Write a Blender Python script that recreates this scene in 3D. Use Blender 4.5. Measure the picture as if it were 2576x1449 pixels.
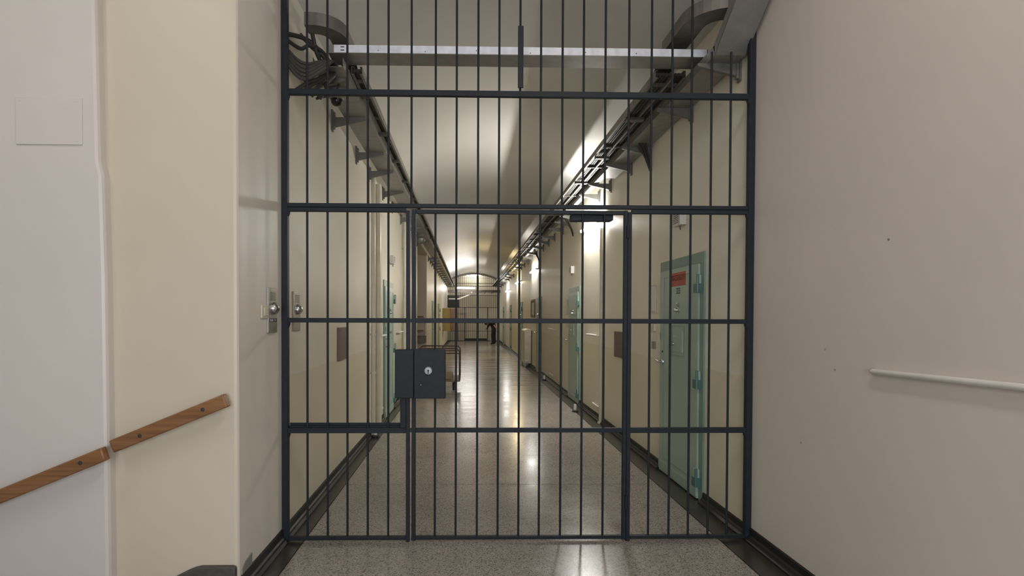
import bpy, math, random
from mathutils import Vector, Matrix
random.seed(7)
for o in list(bpy.data.objects):
    bpy.data.objects.remove(o, do_unlink=True)
SC = bpy.context.scene
COL = SC.collection

# ------------------------------------------------------------------ camera
CAM_H = 1.415
cd = bpy.data.cameras.new('camera')
cd.sensor_width = 36.0
cd.lens = 19.146
cd.shift_x = 0.0325029
cd.shift_y = 0.0360882
cd.clip_start = 0.05
cam = bpy.data.objects.new('camera', cd)
COL.objects.link(cam)
_r = Vector((0.9998103861, -0.0191824009, 0.0033507149))
_d = Vector((0.0030642019, -0.0149462007, -0.9998836041))
_f = Vector((0.0192302486, 0.9997042796, -0.0148845879))
M = Matrix.Identity(4)
for i in range(3):
    M[i][0] = _r[i]; M[i][1] = -_d[i]; M[i][2] = -_f[i]
M[2][3] = CAM_H
cam.matrix_world = M
SC.camera = cam

# ------------------------------------------------------------------ world, large lights, exposure
w = bpy.data.worlds.new('world'); SC.world = w; w.use_nodes = True
w.node_tree.nodes['Background'].inputs[0].default_value = (0.62, 0.72, 0.9, 1)
w.node_tree.nodes['Background'].inputs[1].default_value = 0.6
SC.view_settings.view_transform = 'Standard'
SC.view_settings.look = 'None'
SC.view_settings.exposure = 0.0
SC.view_settings.gamma = 1.0
SC.view_settings.use_curve_mapping = False

def area_light(name, loc, rot, sx, sy, power, col):
    ld = bpy.data.lights.new(name, 'AREA'); ld.shape = 'RECTANGLE'
    ld.size = sx; ld.size_y = sy; ld.energy = power; ld.color = col
    o = bpy.data.objects.new(name, ld); o.location = loc; o.rotation_euler = rot
    COL.objects.link(o); return o
# daylight through the window in the wall behind the camera
area_light('window_daylight', (0.0, -2.7, 1.70), (math.radians(90), 0, 0), 2.3, 2.0, 120, (0.86, 0.94, 1.0))
TUBE = 312.0          # strength of the corridor tubes
LAND = 33.0          # power of the landing ceiling lamps

# ------------------------------------------------------------------ dimensions
XL, XR, G = -1.16, 1.80, 3.42
YC = 2.76            # front face of the wall end beside the gate
Y_END = 32.6
Z_SPR, Z_CRN, XC = 3.55, 3.94, 0.32
HALF = 1.48
ARC_R = (HALF**2 + (Z_CRN-Z_SPR)**2) / (2*(Z_CRN-Z_SPR))
def vault_z(x):
    return Z_CRN - ARC_R + math.sqrt(max(ARC_R**2 - (x-XC)**2, 0))

# ------------------------------------------------------------------ materials
MATS = {}
def nodes_of(m):
    m.use_nodes = True
    nt = m.node_tree
    return nt, nt.nodes, nt.links, nt.nodes['Principled BSDF']
def mat(name, col, rough=0.5, metal=0.0, var=0.06, scale=8.0, bump=0.0, bscale=60.0, spec=0.5):
    if name in MATS: return MATS[name]
    m = bpy.data.materials.new(name); nt, N, L, b = nodes_of(m)
    tc = N.new('ShaderNodeTexCoord')
    nz = N.new('ShaderNodeTexNoise'); nz.inputs['Scale'].default_value = scale; nz.inputs['Detail'].default_value = 4
    L.new(tc.outputs['Object'], nz.inputs['Vector'])
    rp = N.new('ShaderNodeValToRGB')
    c0 = [max(0, c*(1-var)) for c in col]; c1 = [min(1, c*(1+var)) for c in col]
    rp.color_ramp.elements[0].position = 0.3; rp.color_ramp.elements[1].position = 0.7
    rp.color_ramp.elements[0].color = (*c0, 1); rp.color_ramp.elements[1].color = (*c1, 1)
    L.new(nz.outputs['Fac'], rp.inputs['Fac']); L.new(rp.outputs['Color'], b.inputs['Base Color'])
    b.inputs['Roughness'].default_value = rough; b.inputs['Metallic'].default_value = metal
    b.inputs['Specular IOR Level'].default_value = spec
    if bump:
        n2 = N.new('ShaderNodeTexNoise'); n2.inputs['Scale'].default_value = bscale; n2.inputs['Detail'].default_value = 3
        L.new(tc.outputs['Object'], n2.inputs['Vector'])
        bp = N.new('ShaderNodeBump'); bp.inputs['Strength'].default_value = bump; bp.inputs['Distance'].default_value = 0.004
        L.new(n2.outputs['Fac'], bp.inputs['Height']); L.new(bp.outputs['Normal'], b.inputs['Normal'])
    MATS[name] = m; return m
def emit(name, col, strength):
    m = bpy.data.materials.new(name); nt, N, L, b = nodes_of(m)
    b.inputs['Base Color'].default_value = (0.9, 0.9, 0.9, 1)
    b.inputs['Emission Color'].default_value = (*col, 1); b.inputs['Emission Strength'].default_value = strength
    MATS[name] = m; return m

def wall_mat(name, upper, lower, end=None, near=None, near_y=3.43, line=1.03, rough=0.42, spots=()):
    """painted plaster: upper colour, dado colour below the paint line beyond the gate, other coats on other faces"""
    m = bpy.data.materials.new(name); nt, N, L, b = nodes_of(m)
    geo = N.new('ShaderNodeNewGeometry'); sep = N.new('ShaderNodeSeparateXYZ'); L.new(geo.outputs['Position'], sep.inputs[0])
    def math_(op, a, bval):
        n = N.new('ShaderNodeMath'); n.operation = op; L.new(a, n.inputs[0])
        if isinstance(bval, (int, float)): n.inputs[1].default_value = bval
        else: L.new(bval, n.inputs[1])
        return n.outputs[0]
    def mix(f, a, c):
        n = N.new('ShaderNodeMix'); n.data_type = 'RGBA'; L.new(f, n.inputs[0])
        for k, v in ((6, a), (7, c)):
            if isinstance(v, tuple): n.inputs[k].default_value = (*v, 1)
            else: L.new(v, n.inputs[k])
        return n.outputs[2]
    low = math_('LESS_THAN', sep.outputs['Z'], line)
    c = mix(low, upper, lower)
    if near:
        c = mix(math_('LESS_THAN', sep.outputs['Y'], near_y), c, near)
    if end:
        sn = N.new('ShaderNodeSeparateXYZ'); L.new(geo.outputs['True Normal'], sn.inputs[0])
        c = mix(math_('LESS_THAN', sn.outputs['Y'], -0.5), c, end)
    nz = N.new('ShaderNodeTexNoise'); nz.inputs['Scale'].default_value = 0.9; nz.inputs['Detail'].default_value = 5
    L.new(geo.outputs['Position'], nz.inputs['Vector'])
    mr = N.new('ShaderNodeMapRange'); mr.inputs[1].default_value = 0.3; mr.inputs[2].default_value = 0.7
    mr.inputs[3].default_value = 0.95; mr.inputs[4].default_value = 1.04; L.new(nz.outputs['Fac'], mr.inputs[0])
    mul = N.new('ShaderNodeMix'); mul.data_type = 'RGBA'; mul.blend_type = 'MULTIPLY'; mul.inputs[0].default_value = 1
    L.new(c, mul.inputs[6]); L.new(mr.outputs[0], mul.inputs[7]); c = mul.outputs[2]
    for (p, r, dark) in spots:
        d = N.new('ShaderNodeVectorMath'); d.operation = 'DISTANCE'; L.new(geo.outputs['Position'], d.inputs[0]); d.inputs[1].default_value = p
        n3 = N.new('ShaderNodeTexNoise'); n3.inputs['Scale'].default_value = 70; L.new(geo.outputs['Position'], n3.inputs['Vector'])
        s = math_('MULTIPLY', n3.outputs['Fac'], r*1.6)
        c = mix(math_('LESS_THAN', d.outputs['Value'], s), c, dark)
    L.new(c, b.inputs['Base Color'])
    b.inputs['Roughness'].default_value = rough
    n2 = N.new('ShaderNodeTexNoise'); n2.inputs['Scale'].default_value = 14; n2.inputs['Detail'].default_value = 6
    L.new(geo.outputs['Position'], n2.inputs['Vector'])
    bp = N.new('ShaderNodeBump'); bp.inputs['Strength'].default_value = 0.08; bp.inputs['Distance'].default_value = 0.01
    L.new(n2.outputs['Fac'], bp.inputs['Height']); L.new(bp.outputs['Normal'], b.inputs['Normal'])
    MATS[name] = m; return m

W_UP = (0.72, 0.665, 0.545)
W_LOW = (0.665, 0.605, 0.45)
PINK = (0.60, 0.54, 0.475)
m_wall_r = wall_mat('paint_wall_right', (0.79, 0.735, 0.61), (0.725, 0.665, 0.505), near=(0.68, 0.61, 0.545),
                    spots=[((1.8, 2.306, 1.753), 0.0075, (0.24, 0.21, 0.18)), ((1.8, 2.713, 1.258), 0.008, (0.42, 0.37, 0.33)),
                           ((1.8, 2.636, 1.161), 0.010, (0.42, 0.37, 0.33)), ((1.8, 2.9, 0.74), 0.008, (0.38, 0.33, 0.3))])
m_wall_l = wall_mat('paint_wall_left', W_UP, W_LOW, near=(0.70, 0.645, 0.565), end=(0.615, 0.535, 0.42))
m_white = wall_mat('paint_white_wall', (0.65, 0.595, 0.55), (0.65, 0.595, 0.55), line=-9)
m_vault = wall_mat('paint_vault', (0.73, 0.70, 0.65), (0.73, 0.70, 0.65), line=-9, rough=0.30)
m_gate = mat('gate_paint', (0.0175, 0.0215, 0.0275), 0.52, 0, 0.12, 25, 0.15, 90, spec=0.22)
m_steel = mat('brushed_steel', (0.40, 0.37, 0.34), 0.38, 0.85, 0.06, 30)
m_chrome = mat('chrome', (0.62, 0.62, 0.63), 0.16, 1.0, 0.03)
m_galv = mat('galvanised_steel', (0.30, 0.29, 0.27), 0.42, 0.55, 0.10, 14)
m_galv_d = mat('weathered_tray_steel', (0.20, 0.18, 0.155), 0.5, 0.4, 0.18, 9)
m_cyl = mat('worn_lock_steel', (0.22, 0.22, 0.23), 0.42, 0.9, 0.08)
m_brk = mat('bracket_steel', (0.17, 0.165, 0.15), 0.5, 0.3, 0.1, 14)
m_rung = mat('dark_tray_steel', (0.075, 0.066, 0.055), 0.55, 0.3, 0.15, 9)
m_alu_sheen = mat('aluminium_window_sheen', (0.86, 0.87, 0.95), 0.45, 0.1, 0.10, 18)  # pale bluish colour carries the window light reflected by the channel
m_black = mat('black_skirting', (0.010, 0.0095, 0.009), 0.5, 0, 0.15, 12, 0.1)
m_rubber = mat('black_rubber', (0.02, 0.02, 0.02), 0.6)
m_wood = None
m_green = mat('door_green', (0.36, 0.455, 0.385), 0.36, 0, 0.05, 3)
m_green_d = mat('door_frame_green', (0.19, 0.285, 0.235), 0.36, 0, 0.06, 3)
m_teal = mat('hinge_teal', (0.07, 0.155, 0.145), 0.4)
m_red = mat('sign_red', (0.42, 0.08, 0.045), 0.5)
m_ink = mat('dark_ink', (0.03, 0.035, 0.03), 0.6)
m_signink = mat('brown_ink', (0.13, 0.035, 0.015), 0.6)
m_cream = mat('cream_enamel', (0.62, 0.56, 0.43), 0.35)
m_whitep = mat('white_plastic', (0.70, 0.67, 0.62), 0.4)
m_pipe = mat('painted_pipe', (0.62, 0.57, 0.46), 0.28)
m_brown = mat('brown_panel', (0.16, 0.105, 0.08), 0.5)
m_cable = mat('grey_cable', (0.075, 0.068, 0.062), 0.5)
m_cabled = mat('dark_cable', (0.028, 0.026, 0.024), 0.55)
m_stone = mat('dark_stone', (0.07, 0.062, 0.056), 0.6, 0, 0.2, 40, 0.3)
m_yellow = mat('mustard_enamel', (0.40, 0.31, 0.11), 0.4)
m_wood_d = mat('dark_wood', (0.14, 0.075, 0.04), 0.45, 0, 0.2, 10)
m_paper = mat('paper', (0.75, 0.72, 0.70), 0.8)
m_cloth = mat('black_uniform', (0.012, 0.012, 0.014), 0.8)
m_skin = mat('skin', (0.50, 0.25, 0.18), 0.55)
m_hair = mat('dark_hair', (0.015, 0.012, 0.01), 0.5)
m_redbr = mat('red_brown_edge', (0.30, 0.09, 0.05), 0.5)
m_tubew = emit('tube_white', (1.0, 0.985, 0.94), TUBE)
m_tubey = emit('tube_warm', (1.0, 0.80, 0.46), TUBE*0.55)
m_tubef = emit('tube_far', (1.0, 0.97, 0.92), TUBE*0.17)
m_tubel = emit('tube_last', (1.0, 0.985, 0.94), TUBE*0.65)
m_end_fill = emit('end_wall_fill', (1.0, 0.97, 0.92), TUBE*0.2)  # glow of the added tube that lifts the end wall
m_tubed = emit('tube_dim', (1.0, 0.985, 0.94), TUBE*0.38)
m_lampn = emit('lamp_diffuser', (1.0, 0.95, 0.88), 3.0)
m_glass_b = mat('smoked_dome', (0.012, 0.012, 0.012), 0.08)

def wood_mat():
    m = bpy.data.materials.new('oiled_beech'); nt, N, L, b = nodes_of(m)
    tc = N.new('ShaderNodeTexCoord'); mp = N.new('ShaderNodeMapping')
    mp.inputs['Rotation'].default_value = (0, math.radians(22.4), 0); mp.inputs['Scale'].default_value = (1.2, 14, 26)
    L.new(tc.outputs['Object'], mp.inputs['Vector'])
    nz = N.new('ShaderNodeTexNoise'); nz.inputs['Scale'].default_value = 2.4; nz.inputs['Detail'].default_value = 6
    L.new(mp.outputs['Vector'], nz.inputs['Vector'])
    rp = N.new('ShaderNodeValToRGB'); e = rp.color_ramp.elements
    e[0].position = 0.3; e[0].color = (0.17, 0.075, 0.03, 1); e[1].position = 0.72; e[1].color = (0.31, 0.15, 0.06, 1)
    L.new(nz.outputs['Fac'], rp.inputs['Fac']); L.new(rp.outputs['Color'], b.inputs['Base Color'])
    b.inputs['Roughness'].default_value = 0.4
    return m
m_wood = wood_mat()

def terrazzo():
    m = bpy.data.materials.new('terrazzo'); nt, N, L, b = nodes_of(m)
    geo = N.new('ShaderNodeNewGeometry')
    v1 = N.new('ShaderNodeTexVoronoi'); v1.inputs['Scale'].default_value = 170; L.new(geo.outputs['Position'], v1.inputs['Vector'])
    bw = N.new('ShaderNodeRGBToBW'); L.new(v1.outputs['Color'], bw.inputs[0])
    rp = N.new('ShaderNodeValToRGB'); rp.color_ramp.interpolation = 'CONSTANT'; e = rp.color_ramp.elements
    e[0].position = 0; e[0].color = (0.13, 0.112, 0.097, 1)
    e[1].position = 0.27; e[1].color = (0.275, 0.243, 0.212, 1)
    for p, c in ((0.40, (0.33, 0.293, 0.258)), (0.60, (0.295, 0.262, 0.23)), (0.76, (0.39, 0.35, 0.312))):
        x = e.new(p); x.color = (*c, 1)
    L.new(bw.outputs[0], rp.inputs['Fac'])
    n1 = N.new('ShaderNodeTexNoise'); n1.inputs['Scale'].default_value = 1.4; n1.inputs['Detail'].default_value = 4
    L.new(geo.outputs['Position'], n1.inputs['Vector'])
    mr = N.new('ShaderNodeMapRange'); mr.inputs[1].default_value = 0.3; mr.inputs[2].default_value = 0.7; mr.inputs[3].default_value = 0.9; mr.inputs[4].default_value = 1.08
    L.new(n1.outputs['Fac'], mr.inputs[0])
    mu = N.new('ShaderNodeMix'); mu.data_type = 'RGBA'; mu.blend_type = 'MULTIPLY'; mu.inputs[0].default_value = 1
    L.new(rp.outputs['Color'], mu.inputs[6]); L.new(mr.outputs[0], mu.inputs[7]); L.new(mu.outputs[2], b.inputs['Base Color'])
    mp = N.new('ShaderNodeMapping'); mp.inputs['Scale'].default_value = (0.5, 3.2, 1); L.new(geo.outputs['Position'], mp.inputs['Vector'])
    n2 = N.new('ShaderNodeTexNoise'); n2.inputs['Scale'].default_value = 1.6; n2.inputs['Detail'].default_value = 3; L.new(mp.outputs[0], n2.inputs['Vector'])
    m2 = N.new('ShaderNodeMapRange'); m2.inputs[1].default_value = 0.35; m2.inputs[2].default_value = 0.65; m2.inputs[3].default_value = 0.17; m2.inputs[4].default_value = 0.25
    L.new(n2.outputs['Fac'], m2.inputs[0]); L.new(m2.outputs[0], b.inputs['Roughness'])
    b.inputs['Specular IOR Level'].default_value = 0.5
    return m
m_terrazzo = terrazzo()
m_border = mat('dark_floor_border', (0.038, 0.033, 0.028), 0.3, 0, 0.2, 20)
m_joint = mat('floor_joint', (0.05, 0.045, 0.04), 0.7)

# ------------------------------------------------------------------ mesh helpers
class MB:
    def __init__(s): s.v = []; s.f = []
    def add(s, vs, fs):
        n = len(s.v); s.v += [tuple(p) for p in vs]; s.f += [tuple(i+n for i in f) for f in fs]; return s
    def box(s, x0, x1, y0, y1, z0, z1):
        return s.add([(x0,y0,z0),(x1,y0,z0),(x1,y1,z0),(x0,y1,z0),(x0,y0,z1),(x1,y0,z1),(x1,y1,z1),(x0,y1,z1)],
                     [(0,3,2,1),(4,5,6,7),(0,1,5,4),(1,2,6,5),(2,3,7,6),(3,0,4,7)])
    def prism(s, poly, axis, a, b):
        """poly: list of 2-D points; extruded from a to b along axis ('x': poly is (y,z); 'y': (x,z); 'z': (x,y))"""
        def p(u, t):
            return (t, u[0], u[1]) if axis == 'x' else (u[0], t, u[1]) if axis == 'y' else (u[0], u[1], t)
        n = len(poly); vs = [p(u, a) for u in poly] + [p(u, b) for u in poly]
        fs = [tuple(range(n))[::-1], tuple(range(n, 2*n))] + [(i, (i+1) % n, n+(i+1) % n, n+i) for i in range(n)]
        return s.add(vs, fs)
    def tube(s, pts, r, n=8, closed=False):
        pts = [Vector(p) for p in pts]; k = len(pts); rings = []; rr = r if isinstance(r, (list, tuple)) else [r]*k
        t0 = (pts[1]-pts[0]).normalized(); ref = Vector((0,0,1)) if abs(t0.z) < 0.9 else Vector((1,0,0))
        u = t0.cross(ref).normalized()
        for i in range(k):
            t = (pts[min(i+1, k-1)] - pts[max(i-1, 0)]).normalized()
            u = (u - t*u.dot(t)).normalized(); v = t.cross(u)
            rings.append([pts[i] + (u*math.cos(2*math.pi*j/n) + v*math.sin(2*math.pi*j/n))*rr[i] for j in range(n)])
        vs = [p for q in rings for p in q]
        fs = [(i*n+j, i*n+(j+1) % n, (i+1)*n+(j+1) % n, (i+1)*n+j) for i in range(k-1) for j in range(n)]
        fs += [tuple(range(n))[::-1], tuple(range((k-1)*n, k*n))]
        return s.add(vs, fs)
    def lathe(s, prof, c, axis=(0,0,1), n=20):
        """prof: list of (radius, height along axis) from point c"""
        a = Vector(axis).normalized(); ref = Vector((0,0,1)) if abs(a.z) < 0.9 else Vector((1,0,0))
        u = a.cross(ref).normalized(); v = a.cross(u); c = Vector(c); vs = []
        for r, h in prof:
            for j in range(n):
                t = 2*math.pi*j/n; vs.append(c + a*h + (u*math.cos(t)+v*math.sin(t))*r)
        k = len(prof)
        fs = [(i*n+j, i*n+(j+1) % n, (i+1)*n+(j+1) % n, (i+1)*n+j) for i in range(k-1) for j in range(n)]
        fs += [tuple(range(n))[::-1], tuple(range((k-1)*n, k*n))]
        return s.add(vs, fs)
    def mesh(s, name, m, off=(0,0,0), smooth=True):
        me = bpy.data.meshes.new(name)
        me.from_pydata([(x-off[0], y-off[1], z-off[2]) for x, y, z in s.v], [], s.f)
        import bmesh
        bm = bmesh.new(); bm.from_mesh(me); bmesh.ops.recalc_face_normals(bm, faces=bm.faces); bm.to_mesh(me); bm.free()
        if smooth:
            me.shade_smooth(); me.set_sharp_from_angle(angle=math.radians(38))
        if m: me.materials.append(m)
        return me
OFF = {}
def bevel(o, wdt, seg=2):
    b = o.modifiers.new('bevel', 'BEVEL'); b.width = wdt; b.segments = seg; b.limit_method = 'ANGLE'; b.angle_limit = math.radians(40)
    return o
def tag(o, label=None, cat=None, group=None, kind=None):
    for k, v in (('label', label), ('category', cat), ('group', group), ('kind', kind)):
        if v: o[k] = v
    return o
def thing(name, loc, label, cat, group=None, rotz=0.0, kind=None):
    o = bpy.data.objects.new(name, None); COL.objects.link(o); o.empty_display_size = 0.1
    o.location = loc; o.rotation_euler = (0, 0, rotz); OFF[o.name] = loc if rotz == 0 else (0, 0, 0)
    return tag(o, label, cat, group, kind)
def part(name, mb, m, parent, label=None, bev=0, smooth=True):
    off = OFF[parent.name]
    o = bpy.data.objects.new(name, mb.mesh(name, m, off, smooth)); COL.objects.link(o); o.parent = parent
    OFF[o.name] = off
    if label: o['label'] = label
    if bev: bevel(o, bev)
    return o
def inst(name, me, parent, loc):
    """a piece that shares mesh data; loc is in world space (or local to a rotated thing)"""
    o = bpy.data.objects.new(name, me); COL.objects.link(o); o.parent = parent
    off = OFF[parent.name]; o.location = (loc[0]-off[0], loc[1]-off[1], loc[2]-off[2]); OFF[o.name] = loc
    return o
def single(name, mb, m, label, cat, group=None, bev=0, base=None):
    if base is None:
        xs = [p[0] for p in mb.v]; ys = [p[1] for p in mb.v]; zs = [p[2] for p in mb.v]
        base = ((min(xs)+max(xs))/2, (min(ys)+max(ys))/2, min(zs))
    o = bpy.data.objects.new(name, mb.mesh(name, m, base)); COL.objects.link(o); o.location = base
    OFF[o.name] = base
    if bev: bevel(o, bev)
    return tag(o, label, cat, group)
def struct(name, mb, m, bev=0, smooth=False):
    o = bpy.data.objects.new(name, mb.mesh(name, m, (0,0,0), smooth)); COL.objects.link(o); o['kind'] = 'structure'
    OFF[o.name] = (0, 0, 0)
    if bev: bevel(o, bev)
    return o
def text_mesh(txt, size, m, depth=0.0006):
    cu = bpy.data.curves.new('text', 'FONT'); cu.body = txt; cu.size = size; cu.align_x = 'CENTER'; cu.align_y = 'CENTER'; cu.extrude = depth
    o = bpy.data.objects.new('text', cu); COL.objects.link(o)
    dg = bpy.context.evaluated_depsgraph_get(); me = bpy.data.meshes.new_from_object(o.evaluated_get(dg))
    bpy.data.objects.remove(o); bpy.data.curves.remove(cu)
    me.materials.clear(); me.materials.append(m); return me
def arc(cx, cy, r, a0, a1, n):
    return [(cx + r*math.cos(math.radians(a0+(a1-a0)*i/n)), cy + r*math.sin(math.radians(a0+(a1-a0)*i/n))) for i in range(n+1)]
def smooth_path(P, n=6):
    P = [Vector(p) for p in P]; out = []
    for i in range(len(P)-1):
        p0, p1, p2, p3 = P[max(i-1,0)], P[i], P[i+1], P[min(i+2,len(P)-1)]
        for k in range(n):
            t = k/n
            out.append(0.5*((2*p1) + (p2-p0)*t + (2*p0-5*p1+4*p2-p3)*t*t + (3*p1-p0-3*p2+p3)*t**3))
    return out + [P[-1]]

# ================================================================== THE SETTING
LAND_Y = -2.6
Z_TOP = 4.3
wr = struct('wall_right', MB().box(XR, XR+0.4, LAND_Y-0.3, Y_END, -0.05, Z_TOP), m_wall_r)
wl = MB()
wl.box(-1.95, XL, YC, 12.43, -0.05, Z_TOP)
wl.box(-3.4, -1.775, 12.1, 12.43, -0.05, Z_TOP)
wl.box(-3.4, XL, 15.28, Y_END, -0.05, Z_TOP)
wl.box(-3.7, -3.4, 12.1, 16.0, -0.05, Z_TOP)
wl.box(-3.4, XL, 12.43, 15.28, 3.16, Z_TOP)
struct('wall_left', wl, m_wall_l, bev=0.018)
struct('wall_stair', MB().prism([(-5.2, -3.2), (-1.762, -3.2), (-1.766, 0.3), (-1.776, 1.6), (-1.788, 2.10), (-1.803, 2.17), (-1.815, 2.9), (-1.82, Z_TOP), (-5.2, Z_TOP)], 'y', 2.70, 3.1), m_white, bev=0.018)
struct('wall_back', MB().box(-5.2, -1.15, LAND_Y-0.3, LAND_Y, -3.2, Z_TOP).box(1.15, XR, LAND_Y-0.3, LAND_Y, -3.2, Z_TOP)
       .box(-1.15, 1.15, LAND_Y-0.3, LAND_Y, -3.2, 0.70).box(-1.15, 1.15, LAND_Y-0.3, LAND_Y, 2.70, Z_TOP), m_white)
struct('wall_stairwell', MB().box(-5.5, -5.2, LAND_Y-0.3, 3.1, -3.2, Z_TOP), m_white)
struct('wall_end', MB().box(-3.4, XR+0.4, Y_END, Y_END+0.3, -0.05, Z_TOP), wall_mat('paint_end', (0.66, 0.60, 0.46), (0.66, 0.60, 0.46), line=-9))
# wall above the arch of the gate
sp = [(XL, Z_TOP), (XR, Z_TOP)] + [(XC+HALF-2*HALF*i/20, vault_z(XC+HALF-2*HALF*i/20)) for i in range(21)]
struct('wall_front', MB().prism(sp, 'y', G-0.02, G+0.3), m_vault)
# vaulted ceiling
vv = MB(); A = []
for i in range(33):
    x = XC-HALF+2*HALF*i/32; A.append((x, vault_z(x)))
poly = A + [(x, z+0.12) for x, z in reversed(A)]
n_ = len(A)
for yy in (G+0.05, Y_END):
    vv.v += [(x, yy, z) for x, z in A] + [(x, yy, z+0.12) for x, z in A]
for i in range(n_-1):
    vv.f.append((i, i+1, 2*n_+i+1, 2*n_+i)); vv.f.append((n_+i, 3*n_+i, 3*n_+i+1, n_+i+1))
vo = struct('ceiling', vv, m_vault, smooth=True)
struct('ceiling_landing', MB().box(-5.5, XR+0.4, LAND_Y-0.3, G, Z_TOP, Z_TOP+0.2), m_white)
# window behind the camera
win = struct('window_1', MB().box(-1.15, 1.15, -2.89, -2.86, 0.70, 0.76).box(-1.15, 1.15, -2.89, -2.86, 2.64, 2.70)
       .box(-1.15, -1.09, -2.89, -2.86, 0.76, 2.64).box(1.09, 1.15, -2.89, -2.86, 0.76, 2.64).box(-0.03, 0.03, -2.89, -2.86, 0.76, 2.64), m_whitep)
# floor: bed, terrazzo slabs, dark borders
fl = struct('floor', MB().box(-3.4, XR, G-1.0, Y_END, -0.12, -0.006).box(-1.36, XR, LAND_Y, G-1.0, -0.12, -0.006), m_joint)
def slab(name, x0, x1, y0, y1, m):
    mb = MB().box(x0, x1, y0, y1, -0.05, 0.0); c = ((x0+x1)/2, (y0+y1)/2, 0)
    o = bpy.data.objects.new(name, mb.mesh(name, m, c, False)); COL.objects.link(o); o.parent = fl; o.location = c
    return o
J = [1.205 + 3.375*i for i in range(10)]
ys = [LAND_Y] + J + [Y_END]
g_ = 0.0035
for a, b_ in zip(ys[:-1], ys[1:]):
    if b_ <= 1.3:
        slab('floor_slab', -1.36, 1.604-g_, a+g_, b_-g_, m_terrazzo)
    elif a < 2:
        slab('floor_slab', -1.36, 1.604-g_, a+g_, YC-g_-0.03, m_terrazzo)
        slab('floor_slab', -1.03+g_, 1.604-g_, YC-0.03+g_, b_-g_, m_terrazzo)
    elif 11 < a < 15:
        slab('floor_slab', -3.4, 1.604-g_, a+g_, b_-g_, m_terrazzo)
    else:
        slab('floor_slab', -1.03+g_, 1.604-g_, a+g_, b_-g_, m_terrazzo)
for a, b_ in ((LAND_Y, 11.3), (11.3, 21.4), (21.4, Y_END)):
    slab('border_strip', 1.604+g_, XR, a+g_, b_-g_, m_border)
for a, b_ in ((YC-0.03, 11.3), (14.75, 21.4), (21.4, Y_END)):
    slab('border_strip', XL, -1.03-g_, a+g_, b_-g_, m_border)
# stairs going down beside the landing
st = struct('floor_stairs', MB().box(-5.2, -1.36, LAND_Y, 2.70, -3.2, -2.0), m_joint)
TR, RI = 0.36, 0.1487
for i in range(10):
    x1 = -1.36 - TR*i; z1 = -RI*(i+1)
    mb = MB().box(x1-TR-0.02, x1, LAND_Y, 2.70, z1-RI-0.4, z1)
    part('stair_tread', mb, m_terrazzo, st, smooth=False)
# black skirtings with a rounded bead
def skirt(name, side, y0, y1):
    if side > 0:
        pf = [(XR, 0), (XR-0.045, 0), (XR-0.045, 0.012), (XR-0.028, 0.022), (XR-0.024, 0.034), (XR-0.014, 0.042), (XR-0.012, 0.078), (XR, 0.082)]
    else:
        pf = [(XL, 0), (XL+0.045, 0), (XL+0.045, 0.012), (XL+0.028, 0.022), (XL+0.024, 0.034), (XL+0.014, 0.042), (XL+0.012, 0.082), (XL, 0.086)]
    return struct(name, MB().prism(pf, 'y', y0, y1), m_black)
R_DOORS = [4.10, 8.72, 13.3, 17.9, 22.5, 27.1]
L_DOORS = [7.45, 17.35, 20.85]
DW = 0.935
a = LAND_Y
for k, d in enumerate(R_DOORS + [31.4]):
    skirt('baseboard_right' if k == 0 else 'baseboard_right_%d' % k, 1, a, d); a = d + DW
for k, (a, b_) in enumerate(((YC, 7.45), (7.45+DW, 12.43), (15.28, 17.35), (17.35+DW, 20.85), (20.85+DW, 31.4))):
    skirt('baseboard_left' if k == 0 else 'baseboard_left_%d' % k, -1, a, b_)
# sloping stone skirting of the stair
sk = [(XL-0.004, 0.0), (XL-0.004, 0.150)] + [(XL-0.02, 0.158), (-1.335, 0.158), (-1.365, 0.152), (-1.40, 0.138), (-1.48, 0.098), (-1.765, -0.02), (-1.765, -0.17), (-1.36, 0.0)]
struct('trim_1', MB().prism(sk, 'y', YC-0.032, YC), m_stone, bev=0.006)
sk2 = [(-1.768, -0.022), (-5.15, -1.419), (-5.15, -1.6), (-1.768, -0.19)]
struct('trim_2', MB().prism(sk2, 'y', 2.668, 2.70), m_stone, bev=0.006)

# ================================================================== THE BARRED PARTITION AND ITS GATE
part_root = thing('barred_partition', (0.32, G, 0), 'fixed dark steel bar screen filling the corridor arch around the gate', 'bars')
def bar_mesh(z0, z1, r=0.0070):
    return MB().tube([(0, 0, z0), (0, 0, (z0+z1)/2), (0, 0, z1)], r, 10).mesh('bar', m_gate)
def fixed(name, x0, x1, z0, z1, d=0.012, y=G, m=m_gate, bev=0.002):
    return part(name, MB().box(x0, x1, y-d, y+d, z0, z1), m, part_root, bev=bev)
FB_L = [-1.004, -0.878, -0.755, -0.628, -0.500]
FB_R = [1.146, 1.277, 1.401, 1.527, 1.649]
LEAF = [-0.207, -0.076, 0.058, 0.189, 0.320, 0.450, 0.585, 0.718, 0.855]
side_me = bar_mesh(0.02, 2.09)
for x in FB_L + FB_R: inst('bar', side_me, part_root, (x, G, 0))
for x in FB_L + [-0.357] + LEAF + [1.003] + FB_R[:3]:
    inst('bar', bar_mesh(2.10, vault_z(x)+0.03), part_root, (x, G, 0))
for x in FB_R[3:]: inst('bar', bar_mesh(2.10, 3.085), part_root, (x, G, 0))
fixed('post', XL+0.001, XL+0.039, 0.0, 3.56, 0.019)
fixed('post', XR-0.039, XR-0.001, 0.0, 3.56, 0.019)
fixed('stile', -0.388, -0.365, 0.0, 2.075, 0.016)
fixed('stile', 1.0005, 1.025, 0.0, 2.075, 0.016)
xa, xb = XL+0.038, XR-0.038
fixed('rail', xa, xb, 2.787, 2.822, 0.015)
fixed('rail', xa, xb, 2.094, 2.118, 0.014)
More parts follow.
